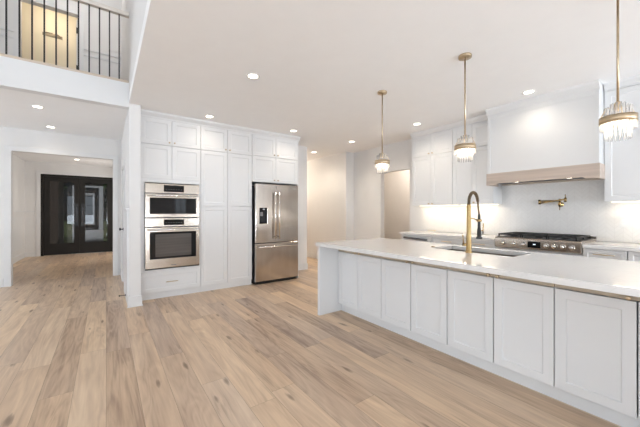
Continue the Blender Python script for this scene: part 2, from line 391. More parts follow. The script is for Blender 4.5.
struct('wall_upper', B().slab(-5.6, 0.25, UZ, TOP, 7.28, 7.40, holes=[(-1.22, -0.43, UZ-1, 5.03)], axis='y'), WALL, label='upstairs hall wall behind the balcony railing', cat='wall')
struct('wall_bath', B().box(-2.2, 0.25, 8.5, 8.6, UZ, TOP), CREAM, label='cream wall of the room through the upstairs doorway', cat='wall')
struct('wall_bath_left', B().box(-2.3, -2.2, 7.40, 8.6, UZ, TOP), CREAM, label='left cream wall of the upstairs room', cat='wall')
struct('wall_rear', B().slab(-5.6, 7.0, 0, TOP, -4.1, -3.98, axis='y',
       holes=[(-5.0, -3.2, 0.4, 2.5), (-2.5, -0.7, 0.4, 2.5), (-5.0, -3.2, 3.3, 5.1), (-2.5, -0.7, 3.3, 5.1), (0.0, 1.15, 0.35, 2.35), (2.35, 2.85, 1.0, 1.9), (3.55, 4.75, 0.35, 2.35)]), WALL, label='window wall of the great room behind the camera', cat='wall')
struct('wall_left', B().slab(-4.1, 9.0, 0, TOP, -5.6, -5.48, axis='x',
       holes=[(5.2, 6.9, 0.4, 2.4), (-3.2, -1.2, 0.4, 2.5), (-0.2, 1.8, 0.4, 2.5), (-3.2, -1.2, 3.3, 5.1), (-0.2, 1.8, 3.3, 5.1)]), WALL, label='left window wall of the great room', cat='wall')
def win(n, axis, u0, u1, v0, v1, t, lab):
    b_ = B(); hs = []; nu, nv = 2, 3
    du = (u1-u0-0.06)/nu; dv = (v1-v0-0.06)/nv
    for i in range(nu):
        for j in range(nv):
            hs.append((u0+0.05+i*du, u0+0.05+(i+1)*du-0.04, v0+0.05+j*dv, v0+0.05+(j+1)*dv-0.04))
    b_.slab(u0, u1, v0, v1, t-0.03, t+0.03, holes=hs, axis=axis)
    struct('window_%d' % n, b_, TRIM, label=lab, cat='window')
k = 1
for (a0, a1, c0, c1) in ((-5.0, -3.2, 0.4, 2.5), (-2.5, -0.7, 0.4, 2.5), (-5.0, -3.2, 3.3, 5.1), (-2.5, -0.7, 3.3, 5.1), (0.0, 1.15, 0.35, 2.35), (2.35, 2.85, 1.0, 1.9), (3.55, 4.75, 0.35, 2.35)):
    win(k, 'y', a0, a1, c0, c1, -4.04, 'white gridded window in the rear wall, number %d from the left' % k); k += 1
for (a0, a1, c0, c1) in ((5.2, 6.9, 0.4, 2.4), (-3.2, -1.2, 0.4, 2.5), (-0.2, 1.8, 0.4, 2.5), (-3.2, -1.2, 3.3, 5.1), (-0.2, 1.8, 3.3, 5.1)):  # the first is an unseen window added to light the hall
    win(k, 'x', a0, a1, c0, c1, -5.54, 'gridded window in the left wall of the great room, number %d' % (k-7)); k += 1

# balcony edge, casings, baseboards, crown
struct('trim_1', B().box(-5.48, 0.25, 4.73, 4.85, 2.685, UZ-0.012), TRIM, label='white fascia band along the edge of the balcony', cat='trim')
struct('floor_upper', B().box(-5.48, 0.25, 4.85, 8.5, UZ-0.10, UZ-0.01), FLOOR, label='upstairs hall floor behind the railing', cat='floor')
def casing(n, axis, u0, u1, top, t0, t1, w, lab):
    b_ = B().slab(u0-w, u1+w, 0, top+w, t0, t1, holes=[(u0, u1, -1, top)], axis=axis)
    struct('trim_%d' % n, b_, TRIM, label=lab, cat='trim', bevel=0.003)
casing(2, 'y', -1.33, 0.11, 2.34, 7.262, 7.28, 0.085, 'white casing around the opening to the foyer')
casing(3, 'x', 5.78, 6.56, 2.05, 0.232, 0.25, 0.08, 'white door casing on the partition wall')
b_ = B().slab(-1.30, -0.35, UZ, 5.11, 7.262, 7.28, holes=[(-1.22, -0.43, UZ-1, 5.03)], axis='y')
struct('trim_4', b_, TRIM, label='white casing around the upstairs doorway', cat='trim')
casing(5, 'y', -1.55, 0.22, 2.40, 11.73, 11.75, 0.09, 'white casing around the dark entry doors')
struct('trim_6', B().box(0.228, 0.25, 4.76, 5.69, 0.145, 1.30).box(0.215, 0.25, 4.75, 5.69, 1.30, 1.335), TRIM, label='white wainscot panel on the side of the partition wall', cat='wainscot', bevel=0.003)
struct('trim_7', B().box(-0.35, 0.25, 7.262, 7.28, 4.29, 4.315).box(-0.35, 0.25, 7.255, 7.28, 4.40, 4.43)
       .box(-5.48, -1.30, 7.262, 7.28, 4.29, 4.315).box(-5.48, -1.30, 7.255, 7.28, 4.40, 4.43), TRIM, label='chair rail moulding on the upstairs hall wall', cat='trim')
struct('trim_8', B().box(-1.88, -1.855, 7.5, 11.72, 1.28, 1.32).box(-1.86, -1.65, 11.725, 11.75, 1.28, 1.32)
       .box(-1.88, -1.868, 7.9, 8.5, 0.3, 1.15).box(-1.88, -1.868, 8.8, 9.9, 0.3, 1.15).box(-1.88, -1.868, 10.2, 11.4, 0.3, 1.15), TRIM, label='white wainscot on the foyer walls', cat='wainscot')
BBH = 0.14
bb = []
def base(side, b_, lab): struct('baseboard_'+side, b_, TRIM, label=lab, cat='baseboard', bevel=0.003)
base('partition', B().box(0.234, 0.401, 4.714, 4.73, 0, BBH).box(0.234, 0.25, 4.73, 5.70, 0, BBH).box(0.226, 0.409, 4.706, 4.714, 0, 0.02)
     .box(0.234, 0.25, 6.64, 7.26, 0, BBH), 'white baseboard wrapping the end of the partition wall')
base('kitchen', B().box(3.05, 3.664, 5.555, 5.57, 0, BBH).box(3.65, 3.664, 5.57, 5.70, 0, BBH), 'white baseboard right of the refrigerator')
base('hallway', B().box(4.685, 4.70, 5.45, 9.48, 0, BBH).box(4.685, 4.95, 5.435, 5.45, 0, BBH), 'white baseboard along the back hallway wall')
base('range', B().box(4.935, 4.95, 4.58, 5.43, 0, BBH), 'white baseboard beside the plain doorway')
base('entry', B().box(-5.4, -1.42, 7.265, 7.28, 0, BBH), 'white baseboard left of the foyer opening')
base('foyer', B().box(-1.88, -1.865, 7.42, 11.75, 0, BBH).box(-1.865, -1.65, 11.735, 11.75, 0, BBH), 'white baseboard in the foyer')
def crown(n, p0, p1, d, face, lab):
    """p along-run limits; face = plane coordinate; profile steps out towards -face axis"""
    prof = [(0, 2.655), (-0.012, 2.655), (-0.012, 2.675), (-0.05, 2.715), (-0.055, 2.74), (0, 2.74)]
    b_ = B()
    if d == 'x': b_.prism([(face+u, v) for u, v in prof], p0, p1, 'x')
    else: b_.prism([(face+u, v) for u, v in prof], p0, p1, 'y')
    struct('trim_%d' % n, b_, TRIM, label=lab, cat='crown moulding')
crown(9, 0.39, 3.06, 'x', 4.95, 'white crown moulding over the tall cabinets')
crown(10, 2.06, 3.513, 'y', 4.65, 'white crown moulding over the upper cabinets left of the hood')
crown(11, -0.9, 0.86, 'y', 4.65, 'white crown moulding over the upper cabinet right of the hood')

# backsplash
struct('wall_backsplash', B().box(4.938, 4.95, -0.9, 3.49, 0.925, 1.70), TILE, label='glossy white herringbone tile backsplash', cat='backsplash')

# ------------------------------------------------------------------ cabinet parts, local frame: x right, y into cabinet, z up, front plane y=0
def shaker(name, x0, x1, z0, z1, parent, fr=0.058, m=None, y=0.0):
    g = 0.0026
    x0 += g; x1 -= g; z0 += g; z1 -= g
    b_ = B(); bm = b_.bm
    d, rec, ch = 0.02, 0.007, 0.006
    def ring(i, yy): return [bm.verts.new(p) for p in ((x0+i, yy, z0+i), (x1-i, yy, z0+i), (x1-i, yy, z1-i), (x0+i, yy, z1-i))]
    R = [ring(0, y+d), ring(0, y+0.0015), ring(0.0015, y), ring(fr, y), ring(fr+ch, y+rec)]
    for a, c in zip(R, R[1:]):
        for k in range(4): bm.faces.new((a[k], a[(k+1) % 4], c[(k+1) % 4], c[k]))
    bm.faces.new(R[-1]); bm.faces.new(R[0][::-1])
    return b_.link(name, m or CAB, parent)
def knob(parent, x, z, y=0.0):
    return B().lathe([(0, 0), (0.0085, 0), (0.006, -0.004), (0.005, -0.014), (0.012, -0.018), (0.0125, -0.026), (0.010, -0.029), (0, -0.029)], 14, (x, y, z), 'y').link('knob', BRASS, parent)
def pull(parent, x, z, L=0.15, y=0.0):
    b_ = B().tube([(x-L/2, y-0.028, z), (x+L/2, y-0.028, z)], 0.0055, 8)
    for s in (-1, 1): b_.tube([(x+s*L*0.36, y, z), (x+s*L*0.36, y-0.028, z)], 0.0045, 8)
    return b_.link('handle', BRASS, parent)
def carcass(parent, W_, D_, z0, z1, holes=(), m=CAB, top=True, name='carcass'):
    """a hollow cabinet box behind its doors: sides, back, bottom, top, front rails around the holes"""
    t = 0.018
    b_ = B()
    b_.box(0, t, 0.022, D_, z0, z1).box(W_-t, W_, 0.022, D_, z0, z1).box(t, W_-t, D_-t, D_, z0, z1)
    b_.box(t, W_-t, 0.022, D_-t, z0, z0+t)
    if top: b_.box(t, W_-t, 0.022, D_-t, z1-t, z1)
    return b_.link(name, m, parent)
def toekick(parent, W_, y, h=0.10):
    return B().box(0, W_, y, y+0.018, 0, h).link('toe_kick', CAB, parent)

# ---- tall run, faces -Y at y=4.95
FY = 4.95
oc = thing('oven_cabinet', 'tall white shaker oven cabinet at the left end of the run, beside the partition wall', 'cabinet', (0.392, FY, 0))
W1 = 0.828
b_ = B().box(0, 0.018, 0.022, 0.60, 0.09, 2.66).box(W1-0.018, W1, 0.022, 0.60, 0.09, 2.66).box(0.018, W1-0.018, 0.58, 0.60, 0.09, 2.66)
b_.box(0.018, W1-0.018, 0.022, 0.58, 2.64, 2.66).box(0.018, W1-0.018, 0.022, 0.58, 1.735, 1.755).box(0.018, W1-0.018, 0.022, 0.58, 0.415, 0.433).box(0.018, W1-0.018, 0.022, 0.58, 0.09, 0.108)
b_.link('carcass', CAB, oc)
B().slab(0.0, W1, 0.40, 1.77, 0.0, 0.021, holes=[(0.056, W1-0.022, 0.433, 1.715)], axis='y').link('face_frame', CAB, oc, bevel=0.0015)
for a, c in ((0, W1/2), (W1/2, W1)):
    for z0, z1 in ((1.77, 2.275), (2.275, 2.66)):
        d_ = shaker('door', a, c, z0, z1, oc)
        if z0 > 2: knob(d_, W1/2 + (-0.035 if a == 0 else 0.035), z0+0.045)
dr = shaker('drawer', 0.0, W1, 0.095, 0.40, oc); pull(dr, W1/2, 0.24, 0.16)
toekick(oc, W1, 0.03, 0.09)

pc = thing('pantry_cabinet', 'full-height white shaker pantry cabinet between the ovens and the refrigerator', 'cabinet', (1.222, FY, 0))
W2 = 0.865
carcass(pc, W2, 0.60, 0.09, 2.66)
for a, c in ((0, W2/2), (W2/2, W2)):
    for z0, z1 in ((0.095, 1.375), (1.375, 2.275), (2.275, 2.66)):
        d_ = shaker('door', a, c, z0, z1, pc)
        if z0 > 2: knob(d_, W2/2 + (-0.035 if a == 0 else 0.035), z0+0.045)
toekick(pc, W2, 0.03, 0.09)

fc = thing('bridge_cabinet', 'white shaker cabinet bridging over the refrigerator', 'cabinet', (2.089, FY, 0))
W3 = 0.935
carcass(fc, W3, 0.60, 1.82, 2.66)
for a, c in ((0, W3/2), (W3/2, W3)):
    for z0, z1 in ((1.82, 2.285), (2.285, 2.66)):
        d_ = shaker('door', a, c, z0, z1, fc); knob(d_, W3/2 + (-0.037 if a == 0 else 0.037), z0+0.045)
B().box(W3, W3+0.02, 0.0, 0.61, 0.0, 2.66).link('end_panel', CAB, fc)

# ---- double wall oven: local x right, front y=0 (projects in front of the cabinet face)
ov = thing('wall_oven', 'stainless steel microwave and oven combination built into the tall cabinet', 'oven', (0.453, FY-0.022, 0.436))
OW = 0.742
B().box(0.012, OW-0.012, 0.045, 0.55, 0.002, 1.262).link('body', DSTEEL, ov)
SYM = mat('dim_symbols', (0.25, 0.25, 0.26), 0.4)
def panel(z0, z1):
    p = B().box(0, OW, 0.004, 0.020, z0, z1).link('control_panel', OSTEEL, ov, bevel=0.003)
    B().box(OW*0.325, OW*0.70, 0.0025, 0.006, z0+0.022, z1-0.018).link('display', BGLASS, p)
    for i in range(7):
        xx = OW*0.36 + i*OW*0.047
        B().box(xx, xx+0.012, 0.0018, 0.003, z0+0.055, z0+0.060).link('display_symbol', SYM, p)
    return p
panel(1.125, 1.264); panel(0.628, 0.752)
def ovendoor(z0, z1, wz0, wz1, hz, rack):
    d_ = B().slab(0, OW, z0, z1, -0.012, 0.030, holes=[(0.06, OW-0.05, wz0, wz1)], axis='y').link('door', OSTEEL, ov, bevel=0.004)
    B().box(0.061, OW-0.051, -0.008, 0.004, wz0+0.001, wz1-0.001).link('window', BGLASS, d_)
    hb = B().tube([(0.02, -0.062, hz), (OW-0.02, -0.062, hz)], 0.011, 12)
    for xx in (0.05, OW-0.05): hb.tube([(xx, -0.012, hz), (xx, -0.062, hz)], 0.008, 8)
    hb.link('handle', CHROME, d_)
    B().box(OW/2-0.035, OW/2+0.035, -0.0135, -0.0115, z0+0.03, z0+0.039).link('badge', DSTEEL, d_)
    if rack:
        B().box(0.13, OW-0.12, -0.0092, -0.0078, wz0+0.03, wz1-0.03).link('inner_window', mat('oven_inner_glass', (0.10, 0.09, 0.085), 0.08, var=0.15, scale=3, stretch=(0.3, 1, 12)), d_)
    return d_
ovendoor(0.766, 1.113, 0.818, 1.052, 1.085, False)
ovendoor(0.018, 0.616, 0.155, 0.548, 0.586, True)
B().box(0.0, OW, 0.012, 0.03, -0.001, 0.014).link('bottom_vent', BLACK, ov)

# ---- refrigerator: front plane of doors y=4.86
rf = thing('refrigerator', 'stainless steel french-door refrigerator with water dispenser and bottom freezer drawer', 'refrigerator', (2.115, 4.86, 0))
RW = 0.868
B().box(0.006, RW-0.006, 0.075, 0.68, 0.03, 1.755).link('body', DSTEEL, rf, bevel=0.004)
B().box(0.02, RW-0.02, 0.05, 0.60, 0.0, 0.045).link('kick_grille', BLACK, rf)
mid = 0.40
dl = B().slab(0, mid-0.002, 0.735, 1.78, 0, 0.065, holes=[(0.075, 0.225, 1.075, 1.355)], axis='y').link('door', STEEL, rf, bevel=0.006, seg=3)
dsp = B().box(0.076, 0.224, 0.045, 0.060, 1.076, 1.354).box(0.076, 0.224, 0.002, 0.045, 1.28, 1.354).box(0.076, 0.086, 0.003, 0.045, 1.076, 1.28).box(0.214, 0.224, 0.003, 0.045, 1.076, 1.28).box(0.076, 0.224, 0.003, 0.045, 1.076, 1.09).link('water_dispenser', BGLASS, dl)
B().box(0.10, 0.14, 0.015, 0.044, 1.21, 1.279).link('paddle', mat('grey_plastic', (0.25, 0.25, 0.26), 0.3), dsp)
B().box(0.135, 0.175, -0.0005, 0.003, 1.322, 1.34).link('dispenser_screen', mat('dim_screen', (0.35, 0.36, 0.38), 0.2), dsp)
drr = B().box(mid+0.002, RW, 0, 0.065, 0.735, 1.78).link('door', STEEL, rf, bevel=0.006, seg=3)
B().box(RW-0.12, RW-0.05, -0.0015, 0.001, 1.715, 1.724).link('badge', CHROME, drr)
def vbar(par, x):
    h_ = B().tube([(x, -0.055, 0.80), (x, -0.055, 1.64)], 0.0135, 12)
    for zz in (0.84, 1.60): h_.tube([(x, 0.0, zz), (x, -0.055, zz)], 0.010, 10)
    h_.link('handle', CHROME, par)
vbar(dl, mid-0.038); vbar(drr, mid+0.038)
fz = B().box(0, RW, 0, 0.065, 0.055, 0.722).link('freezer_drawer', STEEL, rf, bevel=0.006, seg=3)
h_ = B().tube([(0.04, -0.055, 0.665), (RW-0.04, -0.055, 0.665)], 0.0135, 12)
for xx in (0.09, RW-0.09): h_.tube([(xx, 0, 0.665), (xx, -0.055, 0.665)], 0.010, 10)
h_.link('handle', CHROME, fz)
for xx in (0.05, RW-0.11): B().box(xx, xx+0.06, 0.03, 0.16, 1.756, 1.79).link('hinge_cover', DSTEEL, rf)

# ------------------------------------------------------------------ island, cabinets face -X at x=2.43 (local x runs towards -Y)
RZ = -PI/2
IX = 2.43
IT = 0.86
def island_cab(y_hi, w, label):
    t = thing('island_cabinet', label, 'cabinet', (IX, y_hi, 0), RZ, 'base cabinets along the island front')
    carcass(t, w, 0.32, 0.10, IT, top=False)
    for a, c in ((0, w/2), (w/2, w)):
        d_ = shaker('door', a+0.001, c-0.001, 0.105, 0.772, t)
    rail = B().box(0.002, w-0.002, 0.004, 0.0215, 0.775, IT-0.002).link('top_rail', RAILSHADE, t)  # overhang shadow put into the rail's tan colour
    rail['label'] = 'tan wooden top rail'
    for sx_ in (-0.033, 0.033): knob(rail, w/2+sx_, 0.787, 0.004)
    toekick(t, w, 0.06)
    return t
island_cab(2.975, 0.7385, 'white two-door island cabinet at the far end, beside the end panel')
island_cab(2.236, 0.7693, 'white two-door island cabinet, second from the far end panel')
island_cab(1.466, 0.7693, 'white two-door island cabinet below the brass faucet, third from the far end panel')
island_cab(0.696, 0.766, 'white two-door island cabinet nearest the camera at the right edge')
ep = B().box(0, 1.12, 0, 0.045, 0, IT).link('island_end_panel', CAB, None, (2.14, 2.979, 0), bevel=0.002)
tag(ep, 'plain white panel closing the far end of the island and carrying the overhang', 'panel')
ep2 = B().box(0, 1.12, 0, 0.045, 0, IT).link('island_end_panel', CAB, None, (2.14, -0.118, 0), bevel=0.002)
tag(ep2, 'plain white panel closing the near end of the island, right of the frame', 'panel')
bk = B().box(0, 0.25, -0.07, 2.975, 0.1, IT).box(0, 0.20, -0.07, 2.975, 0, 0.1).link('island_back_cabinet', CAB, None, (2.995, 0, 0), bevel=0.002)
tag(bk, 'white drawer base on the range side of the island', 'cabinet')
# the bowl is under the back cabinet edge, so the back cabinet is kept clear of it
SX0, SX1, SY0, SY1 = 2.78, 3.18, 1.08, 1.86
bpy.data.objects.remove(bk, do_unlink=True)
for y0, y1, lab in ((1.92, 2.975, 'white drawer base on the range side of the island, far end'), (-0.07, 1.02, 'white drawer base on the range side of the island, near end')):
    o = B().box(0, 0.25, 0, y1-y0, 0.1, IT).box(0, 0.20, 0, y1-y0, 0, 0.1).link('island_back_cabinet', CAB, None, (2.995, y0, 0), bevel=0.002)
    tag(o, lab, 'cabinet')
ct = B().slab(2.11, 3.29, -0.15, 3.03, IT, 0.90, holes=[(SX0, SX1, SY0, SY1)], axis='z').link('island_countertop', QUARTZ, None, bevel=0.003)
tag(ct, 'long white quartz island countertop with a sink cut-out', 'countertop')
sk = thing('sink', 'stainless undermount sink set in the island countertop', 'sink', ((SX0+SX1)/2, (SY0+SY1)/2, 0.64))
sx, sy = (SX1-SX0)/2+0.004, (SY1-SY0)/2+0.004
bw = B()
bw.box(-sx-0.012, -sx, -sy-0.012, sy+0.012, 0, 0.219).box(sx, sx+0.012, -sy-0.012, sy+0.012, 0, 0.219).box(-sx, sx, -sy-0.012, -sy, 0, 0.219).box(-sx, sx, sy, sy+0.012, 0, 0.219).box(-sx, sx, -sy, sy, 0, 0.012)
bw.link('bowl', mat('sink_steel', (0.36, 0.30, 0.25), 0.35, 1.0, var=0.06), sk)
B().lathe([(0, 0.0135), (0.03, 0.0135), (0.045, 0.016), (0.048, 0.012), (0, 0.012)], 20).link('drain', CHROME, sk)
cb = B().box(-0.205, 0.205, -0.16, 0.16, 0, 0.018).link('cutting_board', mat('board_wood', (0.42, 0.30, 0.21), 0.5, var=0.15, scale=6, stretch=(4, 0.4, 1)), None, ((SX0+SX1)/2, SY0+0.17, 0.866), bevel=0.004)
bpy.data.objects.remove(cb, do_unlink=True)
# faucet
fx, fy = 2.735, 1.432
fa = thing('kitchen_faucet', 'brass spring-neck pull-down faucet on the island', 'faucet', (fx, fy, 0.90))
B().lathe([(0, 0), (0.030, 0), (0.030, 0.006), (0.0235, 0.012), (0.022, 0.16), (0.0195, 0.17), (0.0185, 0.44), (0.015, 0.45), (0, 0.45)], 20).link('riser', FBRASS, fa)
arc = []
dirv = Vector((0.97, -0.06, 0)).normalized()
Rr = 0.075
for i in range(0, 19):
    a = PI - PI*i/18*1.0
    arc.append(Vector((0, 0, 0.462)) + dirv*(Rr + Rr*math.cos(a)) + Vector((0, 0, 1))*(0.10*math.sin(a)))
arc = [Vector((0, 0, 0.45))] + arc
for t in range(1, 6): arc.append(dirv*(2*Rr + 0.004*t) + Vector((0, 0, 0.462-0.022*t)))
B().tube(arc, 0.0085, 10).link('hose', HOSE, fa)
# spring around the hose
sp_ = []
N = 420
for i in range(N+1):
    f = i/N*(len(arc)-7); k0 = int(f); fr_ = f-k0
    p = arc[k0].lerp(arc[k0+1], fr_); t = (arc[k0+1]-arc[k0]).normalized()
    side = dirv.cross(Vector((0, 0, 1))).normalized(); up = side.cross(t)
    a = i/N*2*PI*38
    sp_.append(p + (side*math.cos(a)+up*math.sin(a))*0.0125)
B().tube(sp_, 0.0028, 5).link('spring', HOSE, fa)
end = dirv*(2*Rr+0.02)
B().lathe([(0, 0.362), (0.010, 0.36), (0.0125, 0.34), (0.0135, 0.23), (0.018, 0.20), (0.019, 0.145), (0.028, 0.135), (0.028, 0.122), (0, 0.122)], 16, tuple(end)).link('spray_head', BLACK, fa)
B().tube([(0, 0, 0.32), dirv*0.06+Vector((0, 0, 0.32)), dirv*(2*Rr-0.0)+Vector((0, 0, 0.30))], 0.0065, 8).link('holder_arm', FBRASS, fa)
B().tube([end+Vector((0.012, -0.030, 0.17)), end+Vector((0.012, -0.034, 0.27))], 0.0055, 8).tube([end+Vector((0, 0, 0.20)), end+Vector((0.012, -0.030, 0.20))], 0.0045, 8).link('spray_lever', FBRASS, fa)
B().lathe([(0.0195, 0.285), (0.024, 0.29), (0.024, 0.305), (0.0195, 0.31), (0.0195, 0.285)], 16, tuple(end)).link('holder_ring', FBRASS, fa)
side = Vector((0.0, 1, 0))
B().tube([(0, 0, 0.072), side*0.058+Vector((0, 0, 0.072))], 0.014, 12).tube([side*0.05+Vector((0, 0, 0.072)), side*0.052+Vector((-0.01, 0, 0.165))], 0.0055, 8).link('lever', FBRASS, fa)
sd = B().lathe([(0, 0), (0.020, 0), (0.020, 0.008), (0.009, 0.010), (0, 0.010)], 16).link('air_switch', ABRASS, None, (2.88, 1.90, 0.90))
tag(sd, 'small round brass sink button on the countertop left of the faucet', 'button')

# ------------------------------------------------------------------ range wall, base run faces -X at x=4.33
BX = 4.33
BT = 0.88
def base_cab(y_hi, w, label, drawers=1, doors=2):
    t = thing('base_cabinet', label, 'cabinet', (BX, y_hi, 0), RZ, 'base cabinets along the range wall')
    carcass(t, w, 0.61, 0.10, BT)
    n_ = drawers
    for i in range(n_):
        d_ = shaker('drawer', i*w/n_, (i+1)*w/n_, 0.725, BT-0.004, t, fr=0.035); pull(d_, (i+0.5)*w/n_, 0.82, 0.17)
    for i in range(doors):
        d_ = shaker('door', i*w/doors, (i+1)*w/doors, 0.105, 0.72, t); knob(d_, w/2 + (-0.035 if i == 0 else 0.035), 0.68)
    toekick(t, w, 0.06)
base_cab(2.876, 0.53, 'white base cabinet with a brass drawer pull between dishwasher and range, beside the dishwasher', 1, 2)
base_cab(2.342, 0.460, 'white base cabinet immediately left of the rangetop, half hidden by the faucet', 1, 2)
base_cab(0.978, 0.348, 'narrow white base cabinet with a brass drawer pull right of the rangetop', 1, 1)
base_cab(0.627, 0.60, 'white base cabinet at the right edge of the photo, along the range wall', 1, 2)
t = thing('range_base_cabinet', 'white base cabinet carrying the rangetop', 'cabinet', (BX, 1.879, 0), RZ)
carcass(t, 0.898, 0.61, 0.10, 0.805)
for i in range(3): pull(shaker('drawer', 0, 0.898, 0.105+i*0.23, 0.105+(i+1)*0.23, t), 0.449, 0.105+i*0.23+0.17, 0.3)
toekick(t, 0.898, 0.06)
dw = thing('dishwasher', 'stainless steel dishwasher with dark bar handle at the left end of the range wall', 'dishwasher', (BX, 3.475, 0), RZ)
B().box(0.004, 0.593, 0.03, 0.58, 0.10, BT-0.004).link('body', DSTEEL, dw)
d_ = B().box(0.004, 0.593, -0.01, 0.029, 0.11, BT-0.008).link('door', CAB, dw, bevel=0.003)
B().tube([(0.07, -0.045, 0.835), (0.53, -0.045, 0.82)], 0.018, 10).box(0.08, 0.10, -0.045, -0.01, 0.826, 0.84).box(0.50, 0.52, -0.045, -0.01, 0.814, 0.828).link('handle', DSTEEL, d_)
B().box(0.004, 0.593, 0.06, 0.078, 0.0, 0.10).link('toe_kick', CAB, dw)
c1 = B().box(4.295, 4.95, 1.883, 3.52, BT, 0.92).link('range_wall_countertop', QUARTZ, None, bevel=0.003)
tag(c1, 'white quartz countertop left of the rangetop, under the upper cabinets', 'countertop')
c2 = B().box(4.295, 4.95, -0.85, 0.977, BT, 0.92).link('range_wall_countertop', QUARTZ, None, bevel=0.003)
tag(c2, 'white quartz countertop right of the rangetop', 'countertop')
o = B().box(0, 0.018, 0, 0.61, 0, BT).link('end_panel', CAB, None, (BX, 3.497, 0), RZ)
o.name = 'filler_panel'; tag(o, 'white end panel at the left of the dishwasher', 'panel')
base2 = thing('base_cabinet', 'white base cabinet beyond the right edge of the photo', 'cabinet', (BX, 0.024, 0), RZ)
carcass(base2, 0.80, 0.61, 0.10, BT); shaker('door', 0, 0.4, 0.105, BT-0.004, base2); shaker('door', 0.4, 0.8, 0.105, BT-0.004, base2); toekick(base2, 0.8, 0.06)

# rangetop: local x to -Y, y into wall, origin at front left, z 0 = 0.81
rg = thing('gas_rangetop', 'stainless steel gas rangetop with black cast iron grates and a row of knobs', 'stove', (4.265, 1.880, 0.81), RZ)
GW = 0.90
B().prism([(0.03, 0.0), (0.0, 0.012), (0.0, 0.125), (0.02, 0.14), (0.64, 0.14), (0.64, 0.0)], 0, GW, 'x').link('body', OSTEEL, rg, bevel=0.003)
B().box(0.015, GW-0.015, 0.05, 0.625, 0.1402, 0.144).link('cooktop', BLACK, rg)
for xx in (0.11, 0.23, 0.345, 0.58, 0.66, 0.74, 0.82):
    kb = B().lathe([(0, 0), (0.030, 0), (0.030, -0.006), (0.026, -0.008)], 18, (xx, 0.0, 0.065), 'y').lathe([(0.021, -0.006), (0.021, -0.030), (0.018, -0.036), (0, -0.036)], 18, (xx, 0.0, 0.065), 'y').link('knob', CHROME, rg)
B().box(0.388, 0.522, -0.003, 0.002, 0.03, 0.105).link('display', BGLASS, rg)
B().box(0.445, 0.472, -0.0042, -0.0028, 0.066, 0.076).link('display_digits', GLYPH, rg)
for i in range(3):
    gx0 = 0.02 + i*0.279; gx1 = gx0 + 0.272
    g_ = B()
    for yy in (0.06, 0.20, 0.335, 0.47, 0.60): g_.box(gx0, gx1, yy, yy+0.014, 0.165, 0.182)
    for xx in (gx0, (gx0+gx1)/2-0.007, gx1-0.014): g_.box(xx, xx+0.014, 0.06, 0.614, 0.165, 0.182)
    for xx in (gx0, gx1-0.014):
        for yy in (0.06, 0.335, 0.60): g_.box(xx, xx+0.014, yy, yy+0.014, 0.1442, 0.166)
    g_.link('grate', IRON, rg, bevel=0.002)
    for yy in (0.19, 0.46):
        B().lathe([(0, 0.1442), (0.05, 0.1442), (0.05, 0.152), (0.036, 0.154), (0.036, 0.160), (0, 0.161)], 18, ((gx0+gx1)/2, yy+0.02, 0)).link('burner', BLACK, rg)
B().box(0.0, GW, 0.625, 0.645, 0.14, 0.168).link('rear_trim', OSTEEL, rg)

# uppers face -X at x=4.65
def upper_cab(y_hi, w, label, split=True, doors=2):
    t = thing('wall_cabinet', label, 'cabinet', (4.65, y_hi, 1.40), RZ, 'upper cabinets on the range wall')
    carcass(t, w, 0.285, 0, 1.26)
    for i in range(doors):
        x0, x1 = i*w/doors, (i+1)*w/doors
        kx = (w/2 + (-0.035 if i == 0 else 0.035)) if doors == 2 else 0.05
        if split:
            d_ = shaker('door', x0, x1, 0.0, 0.885, t); knob(d_, kx, 0.03)
            d_ = shaker('door', x0, x1, 0.885, 1.255, t); knob(d_, kx, 0.918)
        else:
            d_ = shaker('door', x0, x1, 0.0, 1.255, t); knob(d_, kx, 0.03)
    o_ = B().box(0.03, w-0.03, 0.20, 0.22, -0.010, -0.0005).link('light_strip', LED, t)
    return t
upper_cab(3.512, 0.804, 'white upper cabinet with four doors left of the hood, beside the plain doorway')
upper_cab(2.706, 0.64, 'white upper cabinet next to the range hood, left side, behind the middle pendant')
upper_cab(0.864, 0.889, 'white upper cabinet right of the range hood', False)
upper_cab(-0.027, 0.80, 'white upper cabinet beyond the right edge of the photo', False)
for y, w in ((3.115, 0.68), (2.42, 0.6), (0.42, 0.78), (-0.42, 0.7)):
    area('under_cabinet_light', (4.80, y, 1.385), (0, 0, 0), 0.03, w, 1.7, (1.0, 0.86, 0.66))

# hood
hd = thing('range_hood', 'white boxed range hood with pale oak band above the rangetop', 'hood', (4.45, 2.05, 1.66), RZ)
HW = 1.178
B().box(0, HW, 0.0, 0.488, 0.165, 1.08).link('body', TRIM, hd, bevel=0.003)
B().box(-0.004, 0.0, -0.01, 0.3, 0.165, 1.08).box(HW, HW+0.004, -0.01, 0.3, 0.165, 1.08).box(-0.004, 0.035, -0.010, 0.0, 0.165, 0.98).box(HW-0.035, HW+0.004, -0.010, 0.0, 0.165, 0.98).box(0.035, HW-0.035, -0.010, 0.0, 0.935, 0.98).link('frame_trim', TRIM, hd, bevel=0.002)
prof = [(0, 0.98), (-0.015, 0.98), (-0.015, 1.0), (-0.05, 1.055), (-0.055, 1.08), (0, 1.08)]
B().prism(prof, -0.012, HW+0.012, 'x').link('crown', TRIM, hd)
B().prism([(-0.015, 0), (0.10, 0), (0.14, 0.02), (HW-0.14, 0.02), (HW-0.10, 0), (HW+0.015, 0), (HW+0.015, 0.165), (-0.015, 0.165)], -0.022, 0.006, 'y').box(-0.015, 0.01, 0.006, 0.30, 0, 0.165).box(HW-0.01, HW+0.015, 0.006, 0.30, 0, 0.165).box(0.01, HW-0.01, 0.40, 0.488, 0.02, 0.165).link('oak_band', HOODWOOD, hd, bevel=0.002)
B().box(0.011, HW-0.011, 0.0065, 0.399, 0.04, 0.164).link('insert', DSTEEL, hd)
